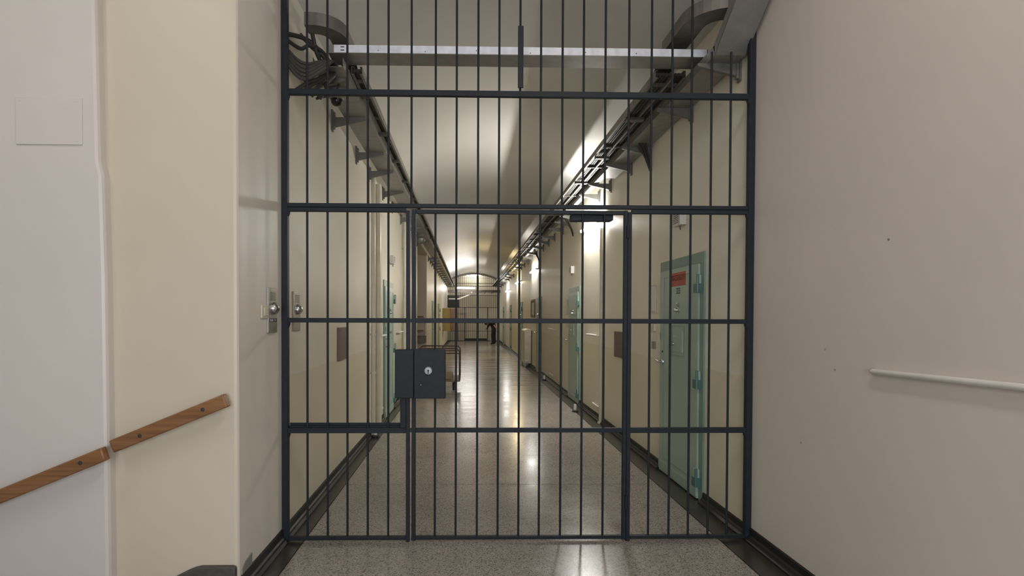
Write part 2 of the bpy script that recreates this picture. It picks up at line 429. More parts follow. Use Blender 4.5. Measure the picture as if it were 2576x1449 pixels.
fixed('rail', xa, -0.388, 2.066, 2.091, 0.014); fixed('rail', 1.025, xb, 2.066, 2.091, 0.014)
for z0, z1 in ((1.376, 1.405), (0.685, 0.718), (0.012, 0.033)):
    fixed('rail', xa, -0.388, z0, z1, 0.014); fixed('rail', 1.025, xb, z0, z1, 0.014)
for z in (2.787, 2.066, 1.376, 0.685):
    for x in (XL+0.02, XR-0.02):
        s_ = 1 if x < 0 else -1
        part('wall_lug', MB().tube([(x+0.012*s_, G, z-0.030), (x+0.012*s_, G, z-0.012), (x+0.012*s_, G, z+0.004)], [0.012, 0.018, 0.019], 10), m_gate, part_root)
part('joint_plate', MB().box(0.304, 0.338, G-0.022, G-0.010, 2.84, 3.221), m_gate, part_root, bev=0.002)
part('strike_box', MB().box(-0.453, -0.3375, G-0.052, G+0.03, 0.91, 1.21), m_gate, part_root, bev=0.004)
part('cable_duct', MB().box(-0.424, -0.388, G-0.018, G+0.012, 0.718, 0.91), m_gate, part_root, bev=0.003)
part('angle_strip', MB().box(xa, -0.424, G+0.012, G+0.03, 0.716, 0.726).box(xa, -0.424, G+0.028, G+0.032, 0.726, 0.743), m_gate, part_root)

leaf = thing('barred_gate', (0.32, G, 0), 'dark steel barred gate leaf with a square lock case and round keyhole', 'gate')
def lf(name, x0, x1, z0, z1, d=0.012, bev=0.002):
    return part(name, MB().box(x0, x1, G-d, G+d, z0, z1), m_gate, leaf, bev=bev)
lf('stile', -0.353, -0.328, 0.008, 2.084, 0.014)
lf('stile', 0.977, 0.9995, 0.008, 2.084, 0.014)
for z0, z1 in ((2.059, 2.083), (1.376, 1.405), (0.688, 0.716), (0.012, 0.033)):
    lf('rail', -0.328, 0.977, z0, z1)
lme = bar_mesh(0.02, 2.07)
for x in LEAF: inst('bar', lme, leaf, (x, G, 0))
lc = part('lock_case', MB().box(-0.3355, -0.141, G-0.052, G+0.03, 0.908, 1.212), m_gate, leaf, bev=0.004)
part('cylinder_rose', MB().lathe([(0.0, 0.0), (0.0275, 0.0), (0.0275, 0.008), (0.022, 0.013), (0.0, 0.0135)], (-0.246, G-0.052, 1.081), (0, -1, 0), 24), m_cyl, lc, 'round chrome lock cylinder')
part('keyhole', MB().box(-0.2485, -0.2435, G-0.0665, G-0.0655, 1.062, 1.082).lathe([(0, 0), (0.0055, 0), (0.0055, 0.001), (0, 0.001)], (-0.246, G-0.0655, 1.083), (0, -1, 0), 12), m_ink, lc)
part('rivet', MB().lathe([(0.003, 0), (0.003, 0.002), (0.001, 0.003)], (-0.292, G-0.052, 0.993), (0, -1, 0), 8), m_steel, lc)
cl = part('closer_box', MB().prism([(0.645, 2.022), (0.90, 2.022), (0.916, 2.030), (0.916, 2.062), (0.645, 2.062)], 'y', G+0.018, G+0.062), m_gate, leaf, bev=0.003)
part('end_block', MB().box(0.652, 0.715, G+0.012, G+0.018, 2.026, 2.058), m_gate, cl)
part('end_block', MB().box(0.862, 0.908, G+0.012, G+0.018, 2.030, 2.058), m_gate, cl)
for z in (1.39, 0.702):
    part('latch_tongue', MB().box(-0.364, -0.354, G-0.01, G+0.01, z-0.011, z+0.011), m_rubber, leaf)
for z in (1.95, 0.25):
    part('gate_hinge', MB().tube([(0.9995, G-0.018, z-0.04), (0.9995, G-0.018, z+0.04)], 0.009, 10), m_gate, leaf)

# ================================================================== CELL DOORS (local: x to the hinge side, y into the wall)
CD = {}
def door_meshes():
    h = DW/2
    CD['frame'] = MB().box(-h, h, -0.014, 0.01, 1.835, 1.92).box(-h, -h+0.03, -0.014, 0.01, 0, 1.835).box(h-0.062, h, -0.014, 0.01, 0, 1.835).mesh('door_frame', m_green_d, smooth=False)
    CD['leaf'] = MB().box(-h+0.032, h-0.075, -0.026, 0.0, 0.012, 1.832).mesh('door_leaf', m_green, smooth=False)
    t = 0.004
    def outline(x0, x1, z0, z1, y=-0.0285, t=0.005):
        return MB().box(x0, x1, y, -0.026, z1-t, z1).box(x0, x1, y, -0.026, z0, z0+t).box(x0, x0+t, y, -0.026, z0+t, z1-t).box(x1-t, x1, y, -0.026, z0+t, z1-t)
    CD['panel_bead'] = outline(-0.335, 0.27, 0.14, 1.772).mesh('panel_bead', m_green_d, smooth=False)
    CD['hatch_frame'] = outline(-0.135, 0.135, 1.09, 1.345).mesh('hatch_frame', m_green_d, smooth=False)
    CD['hatch'] = MB().box(-0.10, 0.10, -0.034, -0.026, 1.125, 1.30).mesh('hatch', m_green, smooth=False)
    CD['hatch_knob'] = MB().lathe([(0, 0), (0.012, 0), (0.009, 0.012), (0.018, 0.018), (0.018, 0.026), (0, 0.028)], (-0.082, -0.034, 1.19), (0, -1, 0), 12).mesh('hatch_knob', m_steel)
    CD['spyhole'] = MB().lathe([(0, 0), (0.030, 0), (0.030, 0.006), (0.020, 0.012), (0.018, 0.030), (0, 0.034)], (0.0, -0.026, 1.478), (0, -1, 0), 16).mesh('spyhole', m_chrome)
    CD['spy_flap'] = MB().lathe([(0, 0), (0.016, 0), (0.016, 0.01), (0.008, 0.018), (0, 0.02)], (0.0, -0.026, 1.522), (0, -1, 0), 12).mesh('spy_flap', m_steel)
    CD['lock_plate'] = MB().box(-0.425, -0.395, -0.031, -0.026, 1.215, 1.275).mesh('lock_plate', m_green_d)
    CD['key_rose'] = MB().lathe([(0, 0), (0.011, 0), (0.009, 0.006), (0, 0.007)], (-0.365, -0.026, 1.105), (0, -1, 0), 10).mesh('key_rose', m_ink)
    CD['handle'] = MB().lathe([(0, 0), (0.024, 0), (0.022, 0.008), (0.011, 0.012), (0.011, 0.045), (0, 0.05)], (-0.36, -0.026, 1.012), (0, -1, 0), 14).tube([(-0.36, -0.068, 1.012), (-0.40, -0.070, 1.018), (-0.455, -0.066, 1.024)], [0.012, 0.010, 0.009], 8).mesh('door_handle', m_chrome)
    CD['sill'] = MB().box(-h+0.032, h-0.075, -0.032, -0.026, 0.03, 0.10).mesh('kick_plate', m_green, smooth=False)
    CD['hinge_top'] = MB().box(0.372, 0.418, -0.048, -0.012, 0.0, 0.066).mesh('hinge_top', m_green)
    CD['hinge_bot'] = MB().box(0.362, 0.432, -0.052, -0.012, -0.068, 0.0).tube([(0.425, -0.044, -0.068), (0.425, -0.044, 0.072)], 0.011, 8).mesh('hinge_bottom', m_teal)
    CD['num'] = text_mesh('323', 0.074, m_ink)
    CD['signt'] = text_mesh('DERACHERATO', 0.047, m_signink)
door_meshes()
def cell_door(n, wall, y0, label, number=False, detail=True):
    x = XR if wall > 0 else XL
    rot = -math.pi/2 if wall > 0 else math.pi/2
    r = thing('door_%d' % n, (x, y0+DW/2, 0), label, 'door', 'green cell doors along the corridor', rot, 'structure')
    inst('door_frame', CD['frame'], r, (0, 0, 0))
    lfo = inst('door_leaf', CD['leaf'], r, (0, 0, 0))
    for nm, k in (('door_handle', 'handle'), ('spyhole', 'spyhole'), ('kick_plate', 'sill'), ('panel_bead', 'panel_bead'), ('hatch', 'hatch')):
        inst(nm, CD[k], lfo, (0, 0, 0))
    if detail:
        for nm, k in (('hatch_frame', 'hatch_frame'), ('hatch_knob', 'hatch_knob'), ('spy_flap', 'spy_flap'), ('lock_plate', 'lock_plate'), ('key_rose', 'key_rose')):
            inst(nm, CD[k], lfo, (0, 0, 0))
    for z in (1.676, 0.935, 0.177):
        inst('hinge_top', CD['hinge_top'], r, (0, 0, z)); inst('hinge_bottom', CD['hinge_bot'], r, (0, 0, z))
    if number:
        sg = part('door_sign', MB().box(-0.195, 0.150, -0.0285, -0.026, 1.682, 1.796), m_red, lfo, 'red rectangular notice with dark lettering')
        for me, p, sx, nm in ((CD['signt'], (-0.022, -0.0292, 1.742), 1.0, 'sign_lettering'), (CD['num'], (-0.008, -0.0268, 1.638), 0.82, 'door_number')):
            o = bpy.data.objects.new(nm, me); COL.objects.link(o); o.parent = lfo; o.location = p
            o.rotation_euler = (math.pi/2, 0, 0); o.scale = (sx, 1, 1)
            if nm == 'door_number': o['label'] = 'black painted cell number 323'
    return r
dl = ['green steel cell door numbered 323 with a red notice', 'green cell door on the radiator side, next beyond door 323',
      'green cell door half hidden by a bar, just before the notice board', 'green cell door just beyond the cream radiator',
      'green cell door next before the last one on the radiator side', 'last green cell door on the radiator side near the far bars']
for i, y0 in enumerate(R_DOORS): cell_door(i+1, 1, y0, dl[i], i == 0, i < 2)
ll = ['green cell door beside the vertical pipes, above the lock case', 'green cell door just past the side passage', 'green cell door nearest the mustard wall cabinet']
for i, y0 in enumerate(L_DOORS): cell_door(i+7, -1, y0, ll[i], False, i < 1)

# ================================================================== CABLE TRAYS
ZT = 3.10
def bracket_meshes(s):
    """wall bracket: plate on the wall at x=0, arm pointing to +s"""
    pl = MB().box(min(0, 0.012*s), max(0, 0.012*s), -0.022, 0.022, -0.12, 0.06).box(min(0.012*s, 0.03*s), max(0.012*s, 0.03*s), -0.012, 0.012, -0.10, 0.04)
    arm = MB(); L_ = 0.285
    arm.prism([(0.012*s, 0.0), (L_*s, 0.0), (L_*s, -0.014), (0.012*s, -0.078)], 'y', -0.003, 0.003)
    arm.prism([(0.012*s, 0.0), (L_*s, 0.0), (L_*s, -0.004), (0.012*s, -0.004)], 'y', 0.003, 0.032)
    arm.prism([(0.012*s, -0.078), (L_*s, -0.014), (L_*s, -0.018), (0.012*s, -0.082)], 'y', -0.003, 0.026)
    return pl.mesh('wall_plate', m_brk), arm.mesh('bracket_arm', m_brk, smooth=False)
def tray(side, ys, y0, label, base_extra=None):
    s = -side                                   # arms point away from the wall
    xw = XR if side > 0 else XL
    xi, xo = (1.575, 1.640) if side > 0 else (-0.85, -1.055)
    r = thing('cable_tray', (xw, y0, ZT), label, 'cable tray', 'cable trays along the corridor walls')
    x0, x1 = min(xi, xo), max(xi, xo)
    lipi = 0.012 if side > 0 else -0.012
    pf = [(x0, ZT), (x1, ZT), (x1, ZT+0.062), (x1-0.002, ZT+0.062), (x1-0.002, ZT+0.002), (x0+0.002, ZT+0.002), (x0+0.002, ZT+0.062), (x0, ZT+0.062)]
    # tray lengths butted end to end
    edges = [y0] + [y for y in (6.6, 12.4, 18.4, 24.4)] + [31.3]
    wide = [(1.575, ZT), (1.778, ZT), (1.778, ZT+0.062), (1.776, ZT+0.062), (1.776, ZT+0.002), (1.577, ZT+0.002), (1.577, ZT+0.062), (1.575, ZT+0.062)]
    for a, b_ in zip(edges[:-1], edges[1:]):
        part('tray_length', MB().prism(wide if side > 0 and a < 6 else pf, 'y', a+0.001, b_-0.001), m_galv, r, smooth=False)
    xm = (xi+xo)/2
    for k, (dx, dz, rr) in enumerate(((-0.018, 0.018, 0.0145), (0.015, 0.018, 0.014), (0.0, 0.045, 0.014))):
        part('laid_cable', MB().tube([(xm+dx, y0+0.35, ZT+dz), (xm+dx+0.004, 9, ZT+dz), (xm+dx-0.004, 19, ZT+dz+0.002), (xm+dx, 31.2, ZT+dz)], rr, 7), m_cabled if k % 3 else m_cable, r)
    pme, ame = bracket_meshes(s)
    for y in ys:
        p = inst('wall_bracket', pme, r, (xw, y, ZT)); inst('bracket_arm', ame, p, (xw, y, ZT))
    return r
ysr = [3.607, 4.377, 5.379, 5.995, 6.862, 7.45, 8.5, 9.05, 9.6, 10.3, 11.3, 12.1, 13.0, 14.2, 15.2, 16.3, 17.3, 18.3, 19.3, 20.4, 21.6, 22.8, 24.0, 25.2, 26.6, 28.0, 29.4]
ysl = [3.9, 4.657, 5.641, 6.354, 7.376, 8.3, 9.3, 10.3, 11.2, 12.2, 15.6, 16.4, 17.2, 18.1, 19.0, 20.0, 21.0, 22.0, 23.2, 24.4, 25.6, 27.0, 28.4, 29.8]
trR = tray(1, ysr, 3.49, 'grey sheet metal cable tray on brackets above door 323, kinked upward at the gate')
trL = tray(-1, ysl, 3.72, 'grey sheet metal cable tray on brackets above the vertical pipes')
# the kink: the tray climbs towards the landing
kx0, kx1 = 1.575, 1.778
kp = MB()
P = [(3.489, ZT), (3.22, ZT+0.195), (2.35, ZT+0.95)]
for (xa_, xb_, dz) in ((kx0, kx1, 0.0),):
    pf = [(y, z) for y, z in P] + [(y, z+0.003) for y, z in reversed(P)]
    kp.prism(pf, 'x', xa_, xb_)
for xx in (kx0, kx1-0.002):
    pf = [(y, z) for y, z in P] + [(y+0.02, z+0.062) for y, z in reversed(P)]
    kp.prism(pf, 'x', xx, xx+0.002)
part('kinked_length', kp, m_galv, trR, smooth=False)

def ladder(side, x0, x1, y0, y1, z, label, bend, carriers):
    r = thing('ladder_tray', ((x0+x1)/2, y0, z), label, 'cable tray', 'open ladder trays above the sheet trays')
    edges = [y0, 9.0, 15.0, 21.0, 27.0, y1]
    for a, b_ in zip(edges[:-1], edges[1:]):
        for xx, sg in ((x0, 1), (x1, -1)):
            pf = [(xx, z), (xx+0.018*sg, z), (xx+0.018*sg, z+0.003), (xx+0.003*sg, z+0.003), (xx+0.003*sg, z+0.052), (xx+0.018*sg, z+0.052), (xx+0.018*sg, z+0.055), (xx, z+0.055)]
            part('side_rail', MB().prism(pf, 'y', a+0.001, b_-0.001), m_galv_d, r, smooth=False)
    rm = MB().box(x0+0.003, x1-0.003, -0.014, 0.014, z+0.004, z+0.022).mesh('rung', m_rung, (0, 0, 0), False)
    y = y0+0.15
    while y < min(y1, 20):
        o = bpy.data.objects.new('rung', rm); COL.objects.link(o); o.parent = r
        o.location = (-(x0+x1)/2, y-y0, -z); y += 0.75
    # small carriers that tie it to the lower tray
    xa_, xb_ = (x0+0.02, 1.52) if side > 0 else (-0.851, x1-0.012)
    hm = MB().box(xa_-(x0+x1)/2, xb_-(x0+x1)/2, -0.03, 0.03, -0.022, -0.001).mesh('carrier', m_rung, smooth=False)
    for y in carriers:
        o = bpy.data.objects.new('carrier', hm); COL.objects.link(o); o.parent = r; o.location = (0, y-y0, 0)
    # cables lying in it
    nk = 9 if side > 0 else 3
    if side > 0:
        part('side_rail', MB().box(1.468, 1.484, y0, y1, z-0.002, z+0.05), m_galv_d, r, smooth=False)
    for k in range(nk):
        xx = x0+0.022+(x1-x0-0.044)*k/(nk-1)
        part('laid_cable', MB().tube([(xx, y0+0.02, z+0.034), (xx+0.004, 10, z+0.036), (xx-0.003, 20, z+0.034), (xx, y1, z+0.034)], 0.0135, 6), m_cabled, r)
    # quarter bend into the wall
    cx, cy, ri, ro, xe, zb, ys_ = bend
    n = 8
    if side > 0: a0, a1 = 180, 270
    else: a0, a1 = 0, -90
    inner = arc(cx, cy, ri, a0, a1, n); outer = arc(cx, cy, ro, a0, a1, n)
    inner = [(inner[0][0], ys_)] + inner + [(xe, inner[-1][1])]
    outer = [(outer[0][0], ys_)] + outer + [(xe, outer[-1][1])]
    bm = MB()
    bm.prism(outer + inner[::-1], 'z', zb, zb+0.003)
    for ln in (inner, outer):
        for p, q in zip(ln[:-1], ln[1:]):
            d = (Vector(q)-Vector(p)); 
            if d.length < 1e-5: continue
            nrm = Vector((-d.y, d.x)).normalized()*0.0015
            bm.prism([(p[0]-nrm.x, p[1]-nrm.y), (q[0]-nrm.x, q[1]-nrm.y), (q[0]+nrm.x, q[1]+nrm.y), (p[0]+nrm.x, p[1]+nrm.y)], 'z', zb, zb+0.085)
    part('bend_fitting', bm, m_galv_d, r, smooth=False)
    bx0, bx1 = sorted((inner[0][0], outer[0][0]))
    part('riser', MB().prism([(ys_-0.01, zb+0.001), (ys_+0.45, z+0.058), (ys_+0.45, z+0.061), (ys_-0.01, zb+0.004)], 'x', bx0, bx1), m_galv_d, r, smooth=False)
    return r
ladder(1, 1.35, 1.572, 3.945, 31.2, 3.15, 'open dark ladder tray nearest the vault over the door 323 wall', (1.655, 3.62, 0.10, 0.245, XR-0.002, 3.34, 3.98),
       [4.75, 5.9, 7.0, 8.8, 11.0, 13.6, 17.0])
ladder(-1, -0.843, -0.765, 3.945, 31.2, 3.15, 'open dark ladder tray bending into the wall above the loose cables', (-1.045, 3.83, 0.085, 0.20, -1.085, 3.33, 4.05),
       [4.3, 5.2, 6.1, 7.0, 8.0, 9.2, 10.6, 12.0, 14.0, 16.0, 18.5])
# cross channel joining the two trays
cc = thing('cross_channel', (0.34, 3.84, 3.21), 'metal cable channel crossing the corridor behind the top of the bars', 'cable channel')
ya, yb, za, zb_ = 3.757, 3.935, 3.21, 3.266
part('channel', MB().prism([(ya, za), (yb, za), (yb, zb_), (yb-0.003, zb_), (yb-0.003, za+0.003), (ya+0.003, za+0.003), (ya+0.003, zb_), (ya, zb_)], 'x', -0.96, 1.65), m_galv, cc, smooth=False)
part('window_sheen_strip', MB().box(-0.92, 1.64, ya-0.004, ya-0.0005, za+0.003, zb_-0.002), m_alu_sheen, cc, 'metal side of the channel with window reflection put into its colour')  # strip over the channel side, reflected daylight painted in
for z in (3.228, 3.25):
    part('slot', MB().box(-0.875, -0.850, ya-0.0055, ya-0.004, z-0.003, z+0.003), m_ink, cc)
for x in (-0.62, -0.3, 0.05, 0.42, 0.8, 1.15, 1.4):
    part('rivet', MB().lathe([(0.004, 0), (0.004, 0.002), (0.001, 0.003)], (x, ya-0.004, 3.222+0.02*random.random()), (0, -1, 0), 8), m_galv_d, cc)

# loose cables hanging behind the bars
cb = thing('cable_bundle', (-1.0, 3.7, 3.0), 'tangle of loose dark cables hanging from the tray beside the dome camera', 'cables')
def cables(root, paths, m, r=0.012):
    for p in paths:
        part('cable', MB().tube(smooth_path(p), r if isinstance(r, float) else random.uniform(*r), 7), m, root)
cables(cb, [[(-1.155, 3.49, 3.20), (-1.09, 3.62, 3.24), (-1.03, 3.68, 3.22), (-0.97, 3.76, 3.15), (-0.96, 3.9, 3.115)],
            [(-1.155, 3.50, 3.165), (-1.10, 3.60, 3.16), (-1.05, 3.64, 3.20), (-0.98, 3.72, 3.19), (-0.94, 3.9, 3.118)],
            [(-1.04, 3.66, 3.285), (-1.03, 3.66, 3.24), (-1.02, 3.68, 3.18), (-1.0, 3.75, 3.13), (-0.99, 3.9, 3.115)],
            [(-1.11, 3.62, 3.265), (-1.08, 3.64, 3.235), (-1.04, 3.68, 3.20), (-0.98, 3.74, 3.17)]], m_cabled, (0.012, 0.017))
cables(cb, [[(-1.155, 3.47+0.01*k, 3.105-0.022*k), (-1.11, 3.58, 3.075-0.026*k), (-1.06, 3.64, 3.08-0.024*k), (-1.015+0.012*k, 3.70, 3.12-0.01*k), (-0.975+0.012*k, 3.78, 3.16), (-0.96+0.012*k, 3.92, 3.118)] for k in range(5)], m_cable, (0.011, 0.014))
cables(cb, [[(-1.14+0.05*k, 3.60+0.02*k, 2.885-0.008*k), (-1.09+0.045*k, 3.62+0.02*k, 2.93), (-1.03+0.02*k, 3.68+0.02*k, 2.99), (-0.98+0.02*k, 3.76, 3.06), (-0.95, 3.86, 3.12)] for k in range(4)], m_cabled, (0.010, 0.014))
cables(cb, [[(-1.03+0.01*k, 3.72, 2.885+0.01*k), (-0.985, 3.76, 2.915+0.006*k), (-0.95, 3.82, 2.95), (-0.93, 3.90, 3.03), (-0.93, 3.96, 3.118)] for k in range(3)], m_cabled, 0.009)
cr = thing('cable_drop', (1.72, 5.3, 2.85), 'three dark cables drooping from the tray onto the wall beyond door 323', 'cables', 'cables drooping from the tray')
cables(cr, [[(1.64+0.03*k, 5.25, 3.115), (1.66+0.03*k, 5.28, 3.08), (1.73+0.02*k, 5.33, 2.98-0.01*k), (1.79, 5.36, 2.86+0.03*k)] for k in range(3)], m_cabled, 0.010)
cr2 = thing('cable_drop', (1.72, 9.3, 2.85), 'dark cables drooping from the tray just above the second cell door', 'cables', 'cables drooping from the tray')
cables(cr2, [[(1.60+0.04*k, 9.2, 3.115), (1.66+0.03*k, 9.25, 3.04), (1.75+0.01*k, 9.3, 2.92), (1.79, 9.32, 2.80+0.03*k)] for k in range(2)], m_cabled, 0.012)
cr3 = thing('cable_drop', (1.72, 13.2, 2.8), 'dark cable loop hanging at the wall tube before the notice board', 'cables', 'cables drooping from the tray')
cables(cr3, [[(1.60+0.03*k, 13.5, 3.115), (1.66+0.03*k, 13.52, 3.0), (1.73+0.01*k, 13.55, 2.88), (1.78, 13.6, 2.78+0.02*k)] for k in range(2)], m_cabled, 0.012)

# dome camera under the tray
dc = thing('dome_camera', (-0.985, 4.1, ZT), 'grey security camera with smoked dome under the cable tray', 'camera')
part('mount', MB().lathe([(0, 0), (0.088, 0), (0.092, -0.02), (0.086, -0.045), (0.055, -0.056), (0, -0.056)], (-0.985, 4.1, ZT), (0, 0, 1), 28), m_galv, dc)
part('collar', MB().lathe([(0, -0.056), (0.05, -0.056), (0.047, -0.072), (0, -0.072)], (-0.985, 4.1, ZT), (0, 0, 1), 24), m_galv_d, dc)
part('dome', MB().lathe([(0.043, -0.072), (0.043, -0.085), (0.038, -0.10), (0.027, -0.113), (0.012, -0.119), (0.001, -0.12)], (-0.985, 4.1, ZT), (0, 0, 1), 20), m_glass_b, dc)
dc2 = thing('dome_camera', (-0.98, 11.25, ZT), 'pale globe camera hanging under the tray above the side passage', 'camera')
part('mount', MB().lathe([(0, 0), (0.10, 0), (0.11, -0.05), (0.07, -0.075), (0, -0.075)], (-0.98, 11.25, ZT), (0, 0, 1), 20), m_galv, dc2)
part('dome', MB().lathe([(0.085, -0.075), (0.09, -0.11), (0.07, -0.155), (0.035, -0.18), (0.001, -0.185)], (-0.98, 11.25, ZT), (0, 0, 1), 18), m_galv, dc2)

# ================================================================== LUMINAIRES
def wall_tube(y0, y1, z, m, label):
    r = thing('tube_light', (1.78, (y0+y1)/2, z), label, 'light', 'fluorescent tubes along the wall')
    part('batten', MB().box(1.776, 1.799, y0-0.03, y1+0.03, z-0.016, z+0.016), m_whitep, r, bev=0.003)
    part('tube', MB().tube([(1.752, y0, z), (1.752, (y0+y1)/2, z), (1.752, y1, z)], 0.017, 14), m, r, 'glowing fluorescent tube')
    for y in (y0-0.02, y1):
        part('end_holder', MB().prism([(1.732, z-0.020), (1.79, z-0.020), (1.799, z-0.01), (1.799, z+0.02), (1.732, z+0.020)], 'y', y, y+0.02), m_whitep, r, bev=0.002)
    return r
wall_tube(7.17, 8.44, 2.745, m_tubew, 'glowing fluorescent wall tube between door 323 and the second cell door')
wall_tube(14.15, 15.40, 2.67, m_tubed, 'glowing fluorescent wall tube just above the notice board')
wall_tube(18.6, 20.1, 2.65, m_tubey, 'warm yellowish fluorescent wall tube beyond the radiator')
wall_tube(24.0, 25.5, 2.60, m_tubel, 'most distant glowing fluorescent wall tube')
ft = thing('tube_light', (-0.17, 30.0, 3.0), 'glowing fluorescent tube hung crosswise in front of the far bars', 'light')
part('batten', MB().box(-0.72, 0.38, 29.97, 30.03, 3.04, 3.09), m_whitep, ft, bev=0.004)
part('tube', MB().tube([(-0.68, 30, 3.0), (-0.2, 30, 3.0), (0.345, 30, 3.0)], 0.045, 14), m_tubef, ft)
for x in (-0.5, 0.17):
    part('hanger_rod', MB().tube([(x, 30, 3.09), (x, 30, vault_z(x))], 0.008, 6), m_galv, ft)
rt = thing('tube_light', (0.3, 32.1, 3.85), 'added tube high up behind the far bars to brighten the end wall', 'light')  # added fill tube, brightens the wall behind the far bars
part('tube', MB().tube([(-0.1, 32.1, 3.868), (0.3, 32.1, 3.868), (0.75, 32.1, 3.868)], 0.02, 12), m_end_fill, rt)
part('batten', MB().box(-0.12, 0.77, 32.08, 32.12, 3.89, 3.905), m_whitep, rt)
# ceiling lamps of the landing (above the picture)
def ceiling_lamp(x, y, lx, ly, power, col, label):
    r = thing('ceiling_lamp', (x, y, Z_TOP-0.09), label, 'light', 'ceiling lamps of the landing')
    part('lamp_body', MB().box(x-lx/2, x+lx/2, y-ly/2, y+ly/2, Z_TOP-0.09, Z_TOP), m_whitep, r, bev=0.01)
    part('diffuser', MB().box(x-lx/2+0.03, x+lx/2-0.03, y-ly/2+0.03, y+ly/2-0.03, Z_TOP-0.105, Z_TOP-0.09), m_lampn, r)
    area_light('lamp_light', (x, y, Z_TOP-0.115), (0, 0, 0), lx-0.06, ly-0.06, power, col)
    return r
ceiling_lamp(0.9, 0.7, 0.3, 1.3, LAND, (1.0, 0.95, 0.89), 'white ceiling lamp over the landing')
ceiling_lamp(-2.4, 0.9, 0.3, 1.3, LAND*0.45, (1.0, 0.95, 0.89), 'white ceiling lamp over the stairs')

# ================================================================== ON THE WALLS BEFORE AND BEHIND THE GATE
def handrail(poly, y0, y1, wall_y, bolts, label):
    xs = [p[0] for p in poly]; zs = [p[1] for p in poly]
    r = thing('wooden_handrail', (sum(xs)/len(xs), (y0+y1)/2, min(zs)), label, 'handrail', 'wooden handrails of the stairs')
    part('rail_beam', MB().prism(poly, 'y', y0, y1), m_wood, r, bev=0.006)
    for x, z in bolts:
        part('bolt', MB().lathe([(0, 0), (0.0095, 0), (0.0095, 0.002), (0.004, 0.003), (0, 0.003)], (x, y0, z), (0, -1, 0), 12), m_ink, r)
        part('standoff', MB().tube([(x, y1, z), (x, wall_y, z)], 0.014, 10), m_galv_d, r)
    return r
handrail([(-1.753, 0.803), (-1.199, 1.032), (-1.176, 0.970), (-1.729, 0.744)], 2.68, 2.722, YC, [(-1.601, 0.829), (-1.296, 0.957)],
         'short wooden handrail piece on the yellow wall end')
handrail([(-3.60, 0.021), (-1.749, 0.785), (-1.729, 0.722), (-3.578, -0.04)], 2.62, 2.662, 2.70, [(-1.846, 0.713), (-2.75, 0.338), (-3.4, 0.070)],
         'long wooden handrail on the white stair wall')
ap = thing('access_panel', (-2.036, 2.70, 2.242), 'flush square access cover painted white on the stair wall', 'wall panel')
part('cover', MB().box(-2.195, -1.878, 2.694, 2.70, 2.244, 2.470), m_white, ap, bev=0.002)
for x, z in ((-2.175, 2.455), (-1.90, 2.262), (-2.17, 2.26), (-1.90, 2.455)):
    part('screw', MB().lathe([(0, 0), (0.005, 0), (0.004, 0.0015), (0, 0.0015)], (x, 2.694, z), (0, -1, 0), 8), m_white, ap)
wrail = thing('wall_bar', (1.785, 0.7, 1.17), 'thin white rounded bar along the plain wall before the gate', 'rail')
part('bar', MB().tube([(1.792, 2.373, 1.178), (1.787, 2.36, 1.179), (1.787, 1.7, 1.194), (1.787, -1.0, 1.25)], 0.0125, 12), m_whitep, wrail)
for y, z in ((2.25, 1.181), (0.9, 1.21), (-0.5, 1.24)):
    part('clip', MB().box(1.79, XR, y-0.012, y+0.012, z-0.006, z+0.006), m_whitep, wrail)
single('metal_offcut', MB().prism([(2.795, 0.087), (2.80, 0.115), (2.845, 0.137), (2.925, 0.148), (2.925, 0.087)], 'x', XL, XL+0.006), m_galv, 'small grey metal flap stuck above the skirting at the wall corner', 'plate', bev=0.001)

def intercom(yc, label, screen):
    """local: x along the wall, y into the wall"""
    r = thing('intercom', (XL, yc, 1.318), label, 'intercom', 'steel intercom panels beside the gate', math.pi/2)
    part('plate', MB().box(-0.07, 0.07, -0.012, 0.0, 0.0, 0.262), m_steel, r, bev=0.002)
    for k in range(8):
        part('slot', MB().box(-0.045, 0.045, -0.0128, -0.0118, 0.188+0.0068*k, 0.1905+0.0068*k), m_ink, r)
    bt = part('push_button', MB().lathe([(0, 0), (0.036, 0), (0.036, 0.008), (0.030, 0.020), (0.016, 0.030), (0, 0.033)], (0.012, -0.012, 0.143), (0, -1, 0), 24), m_chrome, r)
    if screen:
        part('name_plate', MB().box(-0.06, 0.066, -0.0126, -0.0118, 0.062, 0.084), m_ink, r)
        part('name_tag', MB().box(-0.05, 0.0, -0.0134, -0.0126, 0.066, 0.080), mat('blue_tag', (0.32, 0.33, 0.42), 0.4), r)
        part('led', MB().lathe([(0, 0), (0.007, 0), (0.005, 0.003), (0, 0.003)], (0.032, -0.0126, 0.073), (0, -1, 0), 10), m_steel, r)
    return r
intercom(3.226, 'steel intercom panel in front of the bars, next to a white switch', True)
intercom(3.680, 'steel intercom panel just behind the bars', False)
sw = thing('light_switch', (XL, 3.108, 1.402), 'cream rocker switch half behind the front intercom', 'switch', None, math.pi/2)
part('switch_plate', MB().box(-0.046, 0.046, -0.010, 0.0, 0.0, 0.076), m_cream, sw, bev=0.004)
part('rocker', MB().box(-0.022, 0.038, -0.016, -0.010, 0.014, 0.062), m_cream, sw, bev=0.003)

